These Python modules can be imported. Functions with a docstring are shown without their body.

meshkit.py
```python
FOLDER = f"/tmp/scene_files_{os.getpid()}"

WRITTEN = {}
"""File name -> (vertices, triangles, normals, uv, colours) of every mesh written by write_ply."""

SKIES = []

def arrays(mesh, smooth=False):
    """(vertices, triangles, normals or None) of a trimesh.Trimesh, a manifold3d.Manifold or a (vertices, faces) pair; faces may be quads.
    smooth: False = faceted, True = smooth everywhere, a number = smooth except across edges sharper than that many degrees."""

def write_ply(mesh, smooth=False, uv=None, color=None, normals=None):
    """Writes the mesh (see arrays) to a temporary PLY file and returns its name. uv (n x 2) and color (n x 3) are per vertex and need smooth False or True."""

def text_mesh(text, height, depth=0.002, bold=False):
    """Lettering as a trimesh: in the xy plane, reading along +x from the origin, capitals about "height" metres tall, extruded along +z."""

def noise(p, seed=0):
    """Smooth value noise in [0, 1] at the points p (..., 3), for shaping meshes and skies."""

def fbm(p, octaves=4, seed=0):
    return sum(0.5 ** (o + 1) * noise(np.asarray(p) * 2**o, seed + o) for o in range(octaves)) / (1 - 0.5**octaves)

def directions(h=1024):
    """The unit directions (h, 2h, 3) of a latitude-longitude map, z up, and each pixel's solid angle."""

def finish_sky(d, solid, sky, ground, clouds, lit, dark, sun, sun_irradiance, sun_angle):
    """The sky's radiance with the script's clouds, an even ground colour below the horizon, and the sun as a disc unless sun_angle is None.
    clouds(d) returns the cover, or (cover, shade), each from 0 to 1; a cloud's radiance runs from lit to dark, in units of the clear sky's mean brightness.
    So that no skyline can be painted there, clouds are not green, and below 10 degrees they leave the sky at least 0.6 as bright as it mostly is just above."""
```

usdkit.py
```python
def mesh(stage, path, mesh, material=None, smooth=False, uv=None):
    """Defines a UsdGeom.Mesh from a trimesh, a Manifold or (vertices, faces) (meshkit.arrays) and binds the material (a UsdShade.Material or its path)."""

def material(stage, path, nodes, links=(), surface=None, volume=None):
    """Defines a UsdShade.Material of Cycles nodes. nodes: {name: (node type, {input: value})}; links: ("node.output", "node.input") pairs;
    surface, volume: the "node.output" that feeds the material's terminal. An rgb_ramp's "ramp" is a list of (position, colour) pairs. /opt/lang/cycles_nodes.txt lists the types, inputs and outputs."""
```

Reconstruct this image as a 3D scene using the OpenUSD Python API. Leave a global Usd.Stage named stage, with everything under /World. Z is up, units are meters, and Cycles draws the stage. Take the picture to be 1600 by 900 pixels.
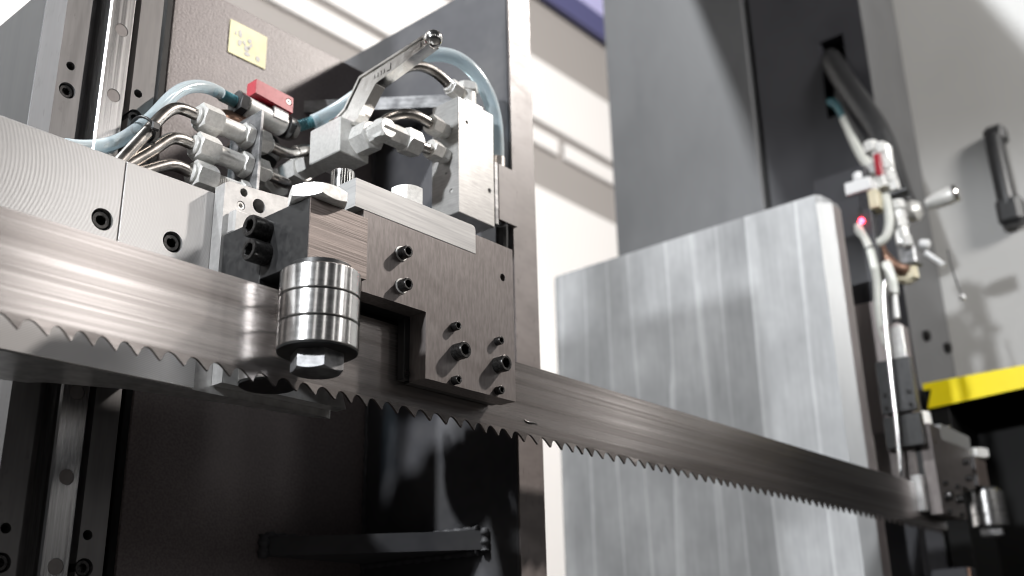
import math, random
import numpy as np, trimesh, usdkit
import manifold3d as m3
from pxr import Usd, UsdGeom, UsdLux, UsdShade, Gf, Sdf
from shapely.geometry import Polygon, Point, box as sbox
from meshkit import text_mesh, noise as vnoise

random.seed(7)
stage = Usd.Stage.CreateInMemory()
UsdGeom.SetStageUpAxis(stage, UsdGeom.Tokens.z)
UsdGeom.SetStageMetersPerUnit(stage, 1.0)
UsdGeom.Xform.Define(stage, '/World')
UsdGeom.Scope.Define(stage, '/World/Looks')
S = 0.001                                   # all shapes below are written in millimetres

# ------------------------------------------------------------------ camera
cam = UsdGeom.Camera.Define(stage, '/World/camera')
R = np.array([[0.653931, -0.756258, -0.02115], [-0.24676, -0.239632, 0.938981], [0.715181, 0.60881, 0.343317]])
CP = np.array([-508.802, -559.140, -182.600]) * S
mtx = Gf.Matrix4d(*R[0], 0, *R[1], 0, *(-R[2]), 0, *CP, 1)
cam.AddTransformOp().Set(mtx)
cam.CreateFocalLengthAttr(37.27)
cam.CreateHorizontalApertureAttr(36.0)
cam.CreateVerticalApertureAttr(20.25)
cam.CreateClippingRangeAttr(Gf.Vec2f(0.05, 60))
cam.CreateFStopAttr(5.6)
cam.CreateFocusDistanceAttr(0.80)
cam.CreateExposureAttr(0.0)

# ------------------------------------------------------------------ light: hall lamps high above, added fill and reflection lights, dim even hall light
dome = UsdLux.DomeLight.Define(stage, '/World/hall_light')
dm = usdkit.material(stage, '/World/Looks/hall_ambient', {'b': ('background_shader', {'color': (0.93, 0.95, 1.0), 'strength': 0.035})}, surface='b.background')
UsdShade.MaterialBindingAPI.Apply(dome.GetPrim()).Bind(dm)

def aim(prim, pos, to):
    pos, to = np.array(pos, float), np.array(to, float)
    z = pos - to; z /= np.linalg.norm(z)
    x = np.cross([0, 0, 1.0], z)
    x = x / np.linalg.norm(x) if np.linalg.norm(x) > 1e-6 else np.array([1.0, 0, 0])
    y = np.cross(z, x)
    UsdGeom.Xformable(prim).AddTransformOp().Set(Gf.Matrix4d(*x, 0, *y, 0, *z, 0, *pos, 1))

def lamp_sphere(name, pos, radius, power, color):
    l = UsdLux.SphereLight.Define(stage, '/World/' + name)
    l.CreateRadiusAttr(radius); l.CreateIntensityAttr(power); l.CreateColorAttr(Gf.Vec3f(*color)); l.CreateNormalizeAttr(False)
    UsdGeom.Xformable(l).AddTranslateOp().Set(Gf.Vec3d(*pos))

def lamp_spot(name, pos, to, radius, power, color, cone, soft):
    l = UsdLux.SphereLight.Define(stage, '/World/' + name)
    l.CreateRadiusAttr(radius); l.CreateIntensityAttr(power); l.CreateColorAttr(Gf.Vec3f(*color)); l.CreateNormalizeAttr(False)
    sh = UsdLux.ShapingAPI.Apply(l.GetPrim()); sh.CreateShapingConeAngleAttr(cone); sh.CreateShapingConeSoftnessAttr(soft)
    aim(l, pos, to)

def lamp_rect(name, pos, to, w, h, power, color):
    l = UsdLux.RectLight.Define(stage, '/World/' + name)
    l.CreateWidthAttr(w); l.CreateHeightAttr(h); l.CreateIntensityAttr(power); l.CreateColorAttr(Gf.Vec3f(*color)); l.CreateNormalizeAttr(False)
    aim(l, pos, to)

# key lamp of the hall: in front, to the right and above
KEY = np.array([0.645, -0.408, 0.645])
lamp_sphere('hall_lamp_key', tuple(np.array([0.05, 0, 0.2]) + 4.3 * KEY), 0.10, 3300, (1.0, 0.93, 0.87))
lamp_rect('hall_lamp_rear', (-2.6, 1.2, 4.113), (1.2, 0.3, 0.4), 0.08, 0.08, 16500, (0.95, 0.98, 1.0))
lamp_spot('hall_spot_left', tuple(np.array([0.1, 0, 0.2]) + 2.6 * np.array([-0.92, -0.13, 0.35])), (0.15, 0.02, 0.2), 0.07, 1800, (0.94, 0.97, 1.0), 18, 0.3)
lamp_spot('cabinet_fill_spot', (0.2, -3.0, 1.6), (1.65, 0.0, 0.95), 0.40, 90, (1.0, 0.98, 0.95), 14.5, 0.1)  # added fill spot for the cabinet door and yellow band
lamp_rect('hall_lamp_wall', (2.6, 1.1, 5.6), (4.0, 3.0, 2.2), 1.6, 0.5, 4, (1.0, 0.98, 0.96))
for i, (az, el, w, h, p) in enumerate(((25, 21, 1.5, 1.8, 4.6), (38, 27, .5, 2.6, 3.0), (58, 20, .45, 2.4, 4.0), (78, 24, .5, 2.4, 3.0), (4, 22, .5, 2.2, 3.5), (-24, 24, .6, 2.4, 4.0), (-50, 22, .5, 2.4, 3.0), (-82, 26, 1.2, 1.2, 4.0))):
    a_, e_ = math.radians(az), math.radians(el)                  # unseen panels added for reflected streaks on roller and blade
    lamp_rect(f'streak_panel_{i + 1}', (8 * math.sin(a_) * math.cos(e_), -8 * math.cos(a_) * math.cos(e_), 8 * math.sin(e_)), (0, 0, 0.1), w * .62, h, p * 1.1, (1.0, 0.98, 0.96))

# ------------------------------------------------------------------ naming helpers
used = {}
def unique(parent, name):
    k = (parent, name); n = used.get(k, 0); used[k] = n + 1
    return f'{parent}/{name}' if n == 0 else f'{parent}/{name}_{n:03d}'

def setdata(p, label=None, category=None, group=None, kind=None):
    for k, v in (('label', label), ('category', category), ('group', group), ('kind', kind)):
        if v: p.SetCustomDataByKey(k, v)

origin = {}
def thing(name, label, category, at=(0, 0, 0), group=None, kind=None):
    path = unique('/World', name)
    x = UsdGeom.Xform.Define(stage, path); x.AddTranslateOp().Set(Gf.Vec3d(*(np.array(at, float) * S)))
    setdata(x.GetPrim(), label, category, group, kind)
    origin[path] = np.array(at, float)
    return path

def part(parent, name, mesh, mat, smooth=35, label=None, kind=None):
    """one Mesh under a thing (or under a part of it); mesh in millimetres of the whole scene"""
    path = unique(parent, name)
    o = origin[parent]; origin[path] = o
    if isinstance(mesh, list): mesh = [tm(q) for q in mesh]; mesh = trimesh.util.concatenate(mesh)
    mesh = tm(mesh)
    mm = trimesh.Trimesh((mesh.vertices - o) * S, mesh.faces, process=False)
    u = usdkit.mesh(stage, path, mm, M[mat], smooth=smooth)
    setdata(u.GetPrim(), label, None, None, kind)
    return path

def struct(name, mesh, mat, label=None, smooth=False):
    path = unique('/World', name)
    mesh = tm(mesh)
    u = usdkit.mesh(stage, path, trimesh.Trimesh(mesh.vertices * S, mesh.faces, process=False), M[mat], smooth=smooth)
    origin[path] = np.zeros(3)
    setdata(u.GetPrim(), label, None, None, 'structure')
    return path

# ------------------------------------------------------------------ shape helpers (millimetres)
def tm(m):
    if isinstance(m, m3.Manifold):
        q = m.to_mesh(); return trimesh.Trimesh(np.array(q.vert_properties[:, :3], float), np.array(q.tri_verts, int), process=False)
    return m

def mf(t):
    t = t.copy(); t.merge_vertices()
    return m3.Manifold(m3.Mesh(np.asarray(t.vertices, np.float32), np.asarray(t.faces, np.uint32)))

def bx(x0, x1, y0, y1, z0, z1, b=0.5):
    x0, x1 = sorted((x0, x1)); y0, y1 = sorted((y0, y1)); z0, z1 = sorted((z0, z1))
    b = min(b, (x1 - x0) * .45, (y1 - y0) * .45, (z1 - z0) * .45)
    p = []
    for X in (x0, x1):
        for Y in (y0, y1):
            for Z in (z0, z1):
                sx, sy, sz = (1 if X == x0 else -1), (1 if Y == y0 else -1), (1 if Z == z0 else -1)
                p += [(X, Y + sy * b, Z + sz * b), (X + sx * b, Y, Z + sz * b), (X + sx * b, Y + sy * b, Z)]
    return m3.Manifold.hull_points(np.array(p, np.float32))

def frame_of(d):
    d = np.asarray(d, float); d = d / np.linalg.norm(d)
    a = np.cross(d, [0, 0, 1.0]) if abs(d[2]) < .9 else np.cross(d, [1.0, 0, 0])
    a /= np.linalg.norm(a)
    return a, np.cross(d, a), d

def lathe(profile, p, d, n=40):
    """profile: (radius, distance along d) pairs; closed solid of revolution"""
    a, b, d = frame_of(d); p = np.asarray(p, float)
    prof = [(max(r, 1e-4), h) for r, h in profile]
    t = np.arange(n) * 2 * np.pi / n
    V = [p + d * prof[0][1]]
    for r, h in prof:
        V += list(p + d * h + r * (np.cos(t)[:, None] * a + np.sin(t)[:, None] * b))
    V.append(p + d * prof[-1][1]); V = np.array(V)
    F = []
    for i in range(n):
        F.append((0, 1 + (i + 1) % n, 1 + i))
    for k in range(len(prof) - 1):
        for i in range(n):
            q0, q1 = 1 + k * n + i, 1 + k * n + (i + 1) % n
            r0, r1 = q0 + n, q1 + n
            F += [(q0, q1, r1), (q0, r1, r0)]
    e = len(V) - 1; base = 1 + (len(prof) - 1) * n
    for i in range(n): F.append((e, base + i, base + (i + 1) % n))
    t_ = trimesh.Trimesh(V, np.array(F), process=False)
    if t_.volume < 0: t_.invert()
    return t_

def cyl(p, d, r, h, b=0.4, n=32):
    b = min(b, r * .4, h * .4)
    return lathe([(r - b, 0), (r, b), (r, h - b), (r - b, h)], p, d, n)

def hexa(p, d, af, h, b=0.8, roll=0.0, chamfer=(True, True)):
    """hexagonal prism, across-flats af, corners chamfered like a nut"""
    a, bb, d = frame_of(d); p = np.asarray(p, float)
    r = af / math.sqrt(3)
    t = np.arange(6) * np.pi / 3 + roll
    ring = r * (np.cos(t)[:, None] * a + np.sin(t)[:, None] * bb)
    V = np.vstack([p + ring, p + d * h + ring])
    hx = m3.Manifold.hull_points(V.astype(np.float32))
    c = r - af / 2
    lo = (af / 2 * .97, 0) if chamfer[0] else (r * 1.02, 0)
    hi = (af / 2 * .97, h) if chamfer[1] else (r * 1.02, h)
    k = c * .75
    prof = [lo, (r * 1.02, k if chamfer[0] else .01), (r * 1.02, h - (k if chamfer[1] else .01)), hi]
    return hx ^ mf(lathe(prof, p, d, 48))

def tube(pts, r, n=14, sub=10, caps=True):
    """round bar or hose swept along a smooth curve through pts"""
    from scipy.interpolate import CubicSpline
    P = np.asarray(pts, float)
    if len(P) > 2:
        s = np.r_[0, np.cumsum(np.linalg.norm(np.diff(P, axis=0), axis=1) ** .6)]
        cs = CubicSpline(s, P)
        q = cs(np.linspace(0, s[-1], sub * (len(P) - 1) + 1))
    else:
        q = P
    T = np.gradient(q, axis=0); T /= np.linalg.norm(T, axis=1, keepdims=True)
    a = frame_of(T[0])[0]
    rings = []
    ang = np.arange(n) * 2 * np.pi / n
    rr = np.interp(np.linspace(0, 1, len(q)), np.linspace(0, 1, np.size(r)), np.atleast_1d(r)) if np.size(r) > 1 else np.full(len(q), float(r))
    for i in range(len(q)):
        a = a - T[i] * (a @ T[i]); a /= np.linalg.norm(a); b = np.cross(T[i], a)
        rings.append(q[i] + rr[i] * (np.cos(ang)[:, None] * a + np.sin(ang)[:, None] * b))
    V = np.vstack(rings); F = []
    for k in range(len(q) - 1):
        for i in range(n):
            p0, p1 = k * n + i, k * n + (i + 1) % n
            F += [(p0, p1, p1 + n), (p0, p1 + n, p0 + n)]
    V = np.vstack([V, q[0], q[-1]]); e = len(V) - 2; L = (len(q) - 1) * n
    for i in range(n):
        F.append((e, (i + 1) % n, i)); F.append((e + 1, L + i, L + (i + 1) % n))
    t_ = trimesh.Trimesh(V, np.array(F), process=False)
    if t_.volume < 0: t_.invert()
    return t_

def plate(poly, axis, lo, hi):
    """a shapely polygon extruded along axis; its own coordinates are the other two axes in order (x,y), (x,z) or (y,z)"""
    t = trimesh.creation.extrude_polygon(poly, hi - lo, engine='earcut')
    v = t.vertices.copy(); w = v[:, 2] + lo
    if axis == 2: o = np.c_[v[:, 0], v[:, 1], w]
    elif axis == 1: o = np.c_[v[:, 0], w, v[:, 1]]
    else: o = np.c_[w, v[:, 0], v[:, 1]]
    t = trimesh.Trimesh(o, t.faces, process=False)
    if t.volume < 0: t.invert()
    return t

def mirror_x(m, c):
    t = tm(m).copy(); t.vertices[:, 0] = c - t.vertices[:, 0]; t.invert(); return t

def cap_screw(p, d, r, h, hexaf=None, knurl=True, sunk=False):
    """socket head cap screw: head standing on the surface at p, pointing along d"""
    hexaf = hexaf or r * 1.12
    n = 44
    a, b, dd = frame_of(d); p = np.asarray(p, float)
    head = mf(lathe([(r * .97, 0), (r, .4), (r, h - r * .18), (r * .9, h), (r * .5, h)], p, d, n))
    sock = hexa(p + dd * h * .38, d, hexaf, h, chamfer=(False, False), roll=random.random())
    cone = mf(lathe([(hexaf * .5, -hexaf * .1), (hexaf * .66, .5)], p + dd * h, d, n))
    return (head - sock) - cone

def fine(m, L=2.0):
    return m.refine_to_length(L) if isinstance(m, m3.Manifold) else m

# ------------------------------------------------------------------ materials
M = {}
def mat(name, c1, c2=None, metal=0.0, rough=(0.45, 0.45), scale=(200, 200, 200), detail=4, contrast=(0.35, 0.65), bump=0.0, bscale=None, bdist=0.0004,
        coat=0.0, spec=0.5, c3=None, s3=(18, 18, 18), r3=(0.45, 0.62), a3=1.0):
    """principled with two tones mixed by a stretched noise (scales per metre), roughness that follows it, fine relief, and worn or stained patches c3"""
    c2 = c2 or c1
    N = {'g': ('geometry', {}), 'm': ('mapping', {'scale': scale}), 'n': ('noise_texture', {'scale': 1.0, 'detail': detail, 'roughness': .6}),
         'r': ('rgb_ramp', {'ramp': [(contrast[0], c1), (contrast[1], c2)]}),
         'q': ('map_range', {'from_min': contrast[0], 'from_max': contrast[1], 'to_min': rough[0], 'to_max': rough[1], 'clamp': True}),
         'p': ('principled_bsdf', {'metallic': metal, 'coat_weight': coat, 'coat_roughness': .15, 'specular_ior_level': spec})}
    L = [('g.position', 'm.vector'), ('m.vector', 'n.vector'), ('n.fac', 'r.fac'), ('n.fac', 'q.value'), ('q.result', 'p.roughness')]
    col = 'r.color'
    if c3:
        N |= {'m3': ('mapping', {'scale': s3}), 'n3': ('noise_texture', {'scale': 1.0, 'detail': 5, 'roughness': .65}),
              'r3': ('map_range', {'from_min': r3[0], 'from_max': r3[1], 'to_min': 0.0, 'to_max': a3, 'clamp': True}), 'x3': ('mix_color', {'b': c3})}
        L += [('g.position', 'm3.vector'), ('m3.vector', 'n3.vector'), ('n3.fac', 'r3.value'), ('r3.result', 'x3.fac'), (col, 'x3.a')]
        col = 'x3.result'
    L.append((col, 'p.base_color'))
    if bump:
        N |= {'mb': ('mapping', {'scale': bscale or scale}), 'nb': ('noise_texture', {'scale': 1.0, 'detail': 3}), 'b': ('bump', {'strength': bump, 'distance': bdist})}
        L += [('g.position', 'mb.vector'), ('mb.vector', 'nb.vector'), ('nb.fac', 'b.height'), ('b.normal', 'p.normal')]
    M[name] = usdkit.material(stage, '/World/Looks/' + name, N, L, surface='p.BSDF')

mat('blade_steel', (.31, .28, .268), (.50, .47, .455), metal=.85, rough=(.25, .16), scale=(1.3, 40, 520), detail=6, contrast=(.30, .70), bump=.05, bscale=(12, 300, 2200), bdist=.00015,
    c3=(.20, .178, .168), s3=(.7, 20, 70), r3=(.44, .62), a3=.8)
mat('tooth_steel', (.24, .215, .205), (.34, .31, .295), metal=.85, rough=(.26, .2), scale=(20, 100, 200))
mat('milled_steel', (.42, .415, .41), (.50, .495, .49), metal=.5, rough=(.26, .32), scale=(80, 80, 80), c3=(.55, .54, .53), s3=(25, 25, 25), a3=.5)
mat('bright_steel', (.60, .59, .585), (.70, .69, .685), metal=1, rough=(.16, .24), scale=(60, 60, 900))
mat('ring_steel', (.58, .57, .56), (.68, .67, .66), metal=1, rough=(.18, .20), scale=(30, 30, 300), c3=(.30, .28, .27), s3=(120, 120, 160), r3=(.68, .74), a3=.6)
mat('zinc', (.68, .675, .655), (.74, .735, .715), metal=.25, rough=(.28, .36), scale=(300, 300, 300), c3=(.5, .49, .46), s3=(60, 60, 60), a3=.2)
mat('aluminium', (.42, .415, .405), (.46, .455, .445), metal=.4, rough=(.26, .32), scale=(60, 60, 900), bump=.06, bscale=(100, 100, 2200), bdist=.0002, c3=(.62, .61, .6), s3=(30, 30, 30), a3=.4)
mat('pipe_steel', (.40, .375, .35), (.52, .49, .46), metal=1, rough=(.22, .3), scale=(60, 60, 60))
mat('chrome', (.66, .65, .63), (.74, .73, .71), metal=1, rough=(.10, .2), scale=(150, 150, 150))
mat('ground_plate', (.175, .156, .15), (.19, .17, .165), metal=.5, rough=(.28, .33), scale=(420, 420, 90), detail=5, bump=.03, bscale=(1500, 1500, 120), bdist=.0002,
    c3=(.215, .195, .188), s3=(9, 9, 9), r3=(.42, .66), a3=.7)
mat('grey_block', (.31, .31, .31), (.35, .35, .348), metal=.25, rough=(.34, .42), scale=(14, 14, 500), bump=.05, bscale=(10, 10, 900), bdist=.0002)
mat('sawn_face', (.105, .084, .076), (.225, .186, .17), metal=.4, rough=(.34, .42), scale=(7, 7, 1500), detail=2, contrast=(.30, .70), bump=.2, bscale=(20, 20, 1300), bdist=.0004)
mat('black_oxide', (.014, .014, .015), (.022, .022, .022), metal=.2, rough=(.38, .48), scale=(200, 200, 200), bump=.03)
mat('screw_black', (.022, .021, .021), (.05, .048, .047), metal=.7, rough=(.26, .36), scale=(500, 500, 500))
mat('dark_hole', (.01, .01, .01), (.014, .014, .014), rough=(.6, .6))
mat('hammer_paint', (.112, .092, .091), (.165, .138, .136), metal=0, rough=(.42, .5), scale=(420, 420, 420), detail=2, bump=.45, bscale=(420, 420, 420), bdist=.0006, coat=.04,
    c3=(.24, .205, .195), s3=(7, 7, 7), r3=(.60, .74), a3=.6)
mat('post_paint', (.115, .098, .094), (.155, .134, .128), rough=(.42, .52), scale=(30, 260, 60), detail=6, bump=.1, bscale=(500, 500, 500), bdist=.0004, c3=(.09, .075, .072), s3=(160, 160, 60), r3=(.60, .70), a3=.8)
mat('shaded_paint', (.050, .050, .056), (.060, .060, .066), rough=(.52, .6), spec=.3, scale=(60, 60, 60), bump=.05, bscale=(700, 700, 700), bdist=.0003, c3=(.085, .083, .085), s3=(9, 9, 9), a3=.7)  # same paint as the rest of the frame, shade put into the colour
mat('column_plate', (.10, .096, .096), (.135, .13, .13), metal=.3, rough=(.42, .5), scale=(120, 120, 12), c3=(.09, .086, .085), s3=(130, 130, 60), r3=(.60, .70), a3=.8)
mat('column_side', (.018, .0185, .0195), (.024, .0245, .0255), metal=.1, rough=(.4, .46), scale=(10, 60, 4))
mat('rail_steel', (.50, .49, .485), (.56, .55, .545), metal=.97, rough=(.2, .28), scale=(260, 60, 5), bump=.02, bscale=(1200, 100, 10), bdist=.0002)
mat('rail_cap', (.17, .155, .15), (.20, .185, .18), metal=.2, rough=(.6, .65), spec=.2)
mat('gusset_edge', (.20, .20, .205), (.34, .34, .345), metal=.5, rough=(.34, .44), scale=(60, 60, 200), c3=(.10, .10, .105), s3=(55, 55, 55), a3=.8)
mat('red_paint', (.30, .010, .022), (.34, .013, .028), rough=(.32, .4), scale=(300, 300, 300), coat=.2)
mat('teal_plastic', (.045, .14, .165), (.07, .19, .22), rough=(.3, .36), scale=(200, 200, 200))
mat('black_plastic', (.018, .018, .019), (.026, .026, .027), rough=(.34, .44))
mat('copper_brown', (.20, .115, .08), (.27, .165, .12), metal=.7, rough=(.34, .42), scale=(120, 120, 120))
mat('yellow_paper', (.80, .74, .42), (.83, .78, .50), rough=(.6, .6), scale=(60, 60, 60))
mat('ink_grey', (.42, .42, .44), (.62, .61, .55), rough=(.6, .6), scale=(700, 700, 700))
mat('wall_shade', (.30, .288, .28), (.31, .298, .29), rough=(.6, .6), scale=(.5, .5, .5))  # shadow bands on the white wall, put into the colour
mat('wall_white', (.74, .74, .74), (.75, .75, .75), rough=(.5, .5), scale=(.5, .5, .5))
mat('banner_blue', (.082, .086, .19), (.084, .088, .194), rough=(.5, .5))
mat('banner_deep', (.02, .03, .55), (.022, .032, .57), rough=(.5, .5))
mat('banner_pale', (.42, .42, .68), (.425, .425, .685), rough=(.5, .5))
def faced_steel(name):
    """a face milled in wide upright passes: each pass a slightly different tone with a paler seam, and cloudy stains"""
    N = {'g': ('geometry', {}), 's': ('separate_xyz', {}), 'wm': ('mapping', {'scale': (.5, 11, .35)}), 'w': ('noise_texture', {'scale': 1.0, 'detail': 3}), 'wy': ('math', {'math_type': 'multiply_add', 'value2': .14}),
         'dv': ('math', {'math_type': 'multiply', 'value2': 17.5}), 'fl': ('math', {'math_type': 'floor'}), 'fr': ('math', {'math_type': 'fraction'}), 'wn': ('white_noise_texture', {'dimensions': '1D'}),
         'tone': ('map_range', {'from_min': 0.0, 'from_max': 1.0, 'to_min': .36, 'to_max': .58}), 'seam': ('map_range', {'from_min': .86, 'from_max': .98, 'to_min': 0.0, 'to_max': .36, 'clamp': True}),
         'm1': ('mapping', {'scale': (9, 9, 6)}), 'n1': ('noise_texture', {'scale': 1.0, 'detail': 6, 'roughness': .62}), 'cl': ('map_range', {'from_min': .32, 'from_max': .70, 'to_min': -.24, 'to_max': .24, 'clamp': True}),
         'm2': ('mapping', {'scale': (30, 150, 9)}), 'n2': ('noise_texture', {'scale': 1.0, 'detail': 5, 'roughness': .7}), 'sp': ('map_range', {'from_min': .30, 'from_max': .74, 'to_min': .08, 'to_max': -.15, 'clamp': True}),
         'a1': ('math', {'math_type': 'add'}), 'a2': ('math', {'math_type': 'add'}), 'a3': ('math', {'math_type': 'add'}),
         'r': ('rgb_ramp', {'ramp': [(0, (.15, .152, .155)), (.5, (.268, .27, .273)), (1, (.42, .422, .425))]}), 'p': ('principled_bsdf', {'metallic': .12, 'roughness': .46})}
    L = [('g.position', 's.vector'), ('g.position', 'wm.vector'), ('wm.vector', 'w.vector'), ('w.fac', 'wy.value1'), ('s.y', 'wy.value3'), ('wy.value', 'dv.value1'), ('dv.value', 'fl.value1'), ('dv.value', 'fr.value1'), ('fl.value', 'wn.w'),
         ('wn.value', 'tone.value'), ('fr.value', 'seam.value'), ('g.position', 'm1.vector'), ('m1.vector', 'n1.vector'), ('n1.fac', 'cl.value'), ('g.position', 'm2.vector'), ('m2.vector', 'n2.vector'), ('n2.fac', 'sp.value'),
         ('tone.result', 'a1.value1'), ('seam.result', 'a1.value2'), ('a1.value', 'a2.value1'), ('cl.result', 'a2.value2'), ('a2.value', 'a3.value1'), ('sp.result', 'a3.value2'), ('a3.value', 'r.fac'), ('r.color', 'p.base_color')]
    M[name] = usdkit.material(stage, '/World/Looks/' + name, N, L, surface='p.BSDF')
faced_steel('stock_steel')
mat('stock_edge', (.30, .262, .256), (.37, .33, .322), metal=.3, rough=(.42, .5), scale=(60, 60, 6))
mat('stock_bevel', (.36, .363, .366), (.42, .423, .426), metal=.4, rough=(.4, .46), scale=(30, 30, 4))
mat('cabinet_grey', (.40, .395, .385), (.42, .415, .405), rough=(.42, .46), scale=(3, 3, 3), bump=.02, bscale=(400, 400, 400))
mat('machine_grey', (.075, .076, .080), (.090, .091, .095), rough=(.42, .5), scale=(14, 14, 6), detail=5, c3=(.055, .055, .06), s3=(7, 7, 5), r3=(.60, .74), a3=.6)
mat('machine_dark', (.027, .027, .032), (.033, .033, .038), rough=(.42, .5), scale=(10, 10, 10))
mat('strip_grey', (.10, .10, .102), (.115, .115, .117), rough=(.42, .5), scale=(10, 10, 10))
mat('yellow_paint', (.97, .78, .002), (.98, .80, .003), rough=(.38, .42), scale=(20, 20, 20))
mat('black_paint', (.007, .007, .007), (.010, .010, .010), rough=(.5, .6), spec=.15)
mat('pale_hose', (.52, .53, .49), (.60, .60, .56), rough=(.3, .38), scale=(50, 50, 50))
mat('cream_paint', (.62, .56, .40), (.66, .60, .44), rough=(.4, .5))
mat('floor_grey', (.03, .03, .03), (.045, .044, .043), rough=(.4, .5), scale=(3, 3, 3))

def clear_hose(name, col):
    M[name] = usdkit.material(stage, '/World/Looks/' + name, {
        'p': ('principled_bsdf', {'base_color': col, 'roughness': .16, 'ior': 1.42, 'subsurface_weight': .0, 'coat_weight': .3}),
        't': ('transparent_bsdf', {'color': (.80, .92, .97)}), 'l': ('layer_weight', {'blend': .35}),
        'r': ('map_range', {'from_min': 0.0, 'from_max': 1.0, 'to_min': .32, 'to_max': .85, 'clamp': True}), 'x': ('mix_closure', {})},
        [('l.facing', 'r.value'), ('r.result', 'x.fac'), ('t.BSDF', 'x.closure1'), ('p.BSDF', 'x.closure2')], surface='x.closure')
clear_hose('clear_tube', (.66, .73, .76))
M['led_red'] = usdkit.material(stage, '/World/Looks/led_red', {'e': ('emission', {'color': (1.0, .03, .06), 'strength': 30.0})}, surface='e.emission')

def milled_arcs(name, second=False, rough=.26):
    """fly-cut steel: arcs of large radius every couple of millimetres, in relief and in tone"""
    N = {'g': ('geometry', {}), 's': ('separate_xyz', {}), 'z0': ('math', {'math_type': 'subtract', 'value2': .135}), 'z2': ('math', {'math_type': 'multiply'}),
         'k': ('math', {'math_type': 'multiply_add', 'value2': 7.5}), 'f': ('math', {'math_type': 'multiply', 'value2': 2300.0}), 'sn': ('math', {'math_type': 'sine'}),
         'nm': ('mapping', {'scale': (14, 14, 14)}), 'nn': ('noise_texture', {'scale': 1.0, 'detail': 3}), 'amp': ('map_range', {'from_min': .35, 'from_max': .68, 'to_min': .15, 'to_max': 1.0, 'clamp': True}),
         'sa': ('math', {'math_type': 'multiply'}), 'cr': ('map_range', {'from_min': -1.0, 'from_max': 1.0, 'to_min': .12, 'to_max': .88}),
         'r': ('rgb_ramp', {'ramp': [(0, (.43, .42, .415)), (.5, (.48, .47, .465)), (1, (.55, .545, .54))]}),
         'b': ('bump', {'strength': .035, 'distance': .0004}), 'p': ('principled_bsdf', {'metallic': .6, 'roughness': rough})}
    L = [('g.position', 's.vector'), ('s.z', 'z0.value1'), ('z0.value', 'z2.value1'), ('z0.value', 'z2.value2'), ('z2.value', 'k.value1'), ('s.x', 'k.value3'),
         ('k.value', 'f.value1'), ('f.value', 'sn.value1'), ('g.position', 'nm.vector'), ('nm.vector', 'nn.vector'), ('nn.fac', 'amp.value'), ('amp.result', 'sa.value2')]
    src = 'sn.value'
    if second:
        N |= {'k2': ('math', {'math_type': 'multiply_add', 'value2': -7.5}), 'zz': ('math', {'math_type': 'multiply_add', 'value2': .55}),
              'f2': ('math', {'math_type': 'multiply', 'value2': 2300.0}), 's2': ('math', {'math_type': 'sine'}), 'ad': ('math', {'math_type': 'add'}), 'hf': ('math', {'math_type': 'multiply', 'value2': .6})}
        L += [('z2.value', 'k2.value1'), ('s.x', 'k2.value3'), ('s.z', 'zz.value1'), ('k2.value', 'zz.value3'), ('zz.value', 'f2.value1'), ('f2.value', 's2.value1'), ('sn.value', 'ad.value1'), ('s2.value', 'ad.value2'), ('ad.value', 'hf.value1')]
        src = 'hf.value'
    L += [(src, 'sa.value1'), ('sa.value', 'cr.value'), ('cr.result', 'r.fac'), ('r.color', 'p.base_color'), ('sa.value', 'b.height'), ('b.normal', 'p.normal')]
    M[name] = usdkit.material(stage, '/World/Looks/' + name, N, L, surface='p.BSDF')
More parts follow.
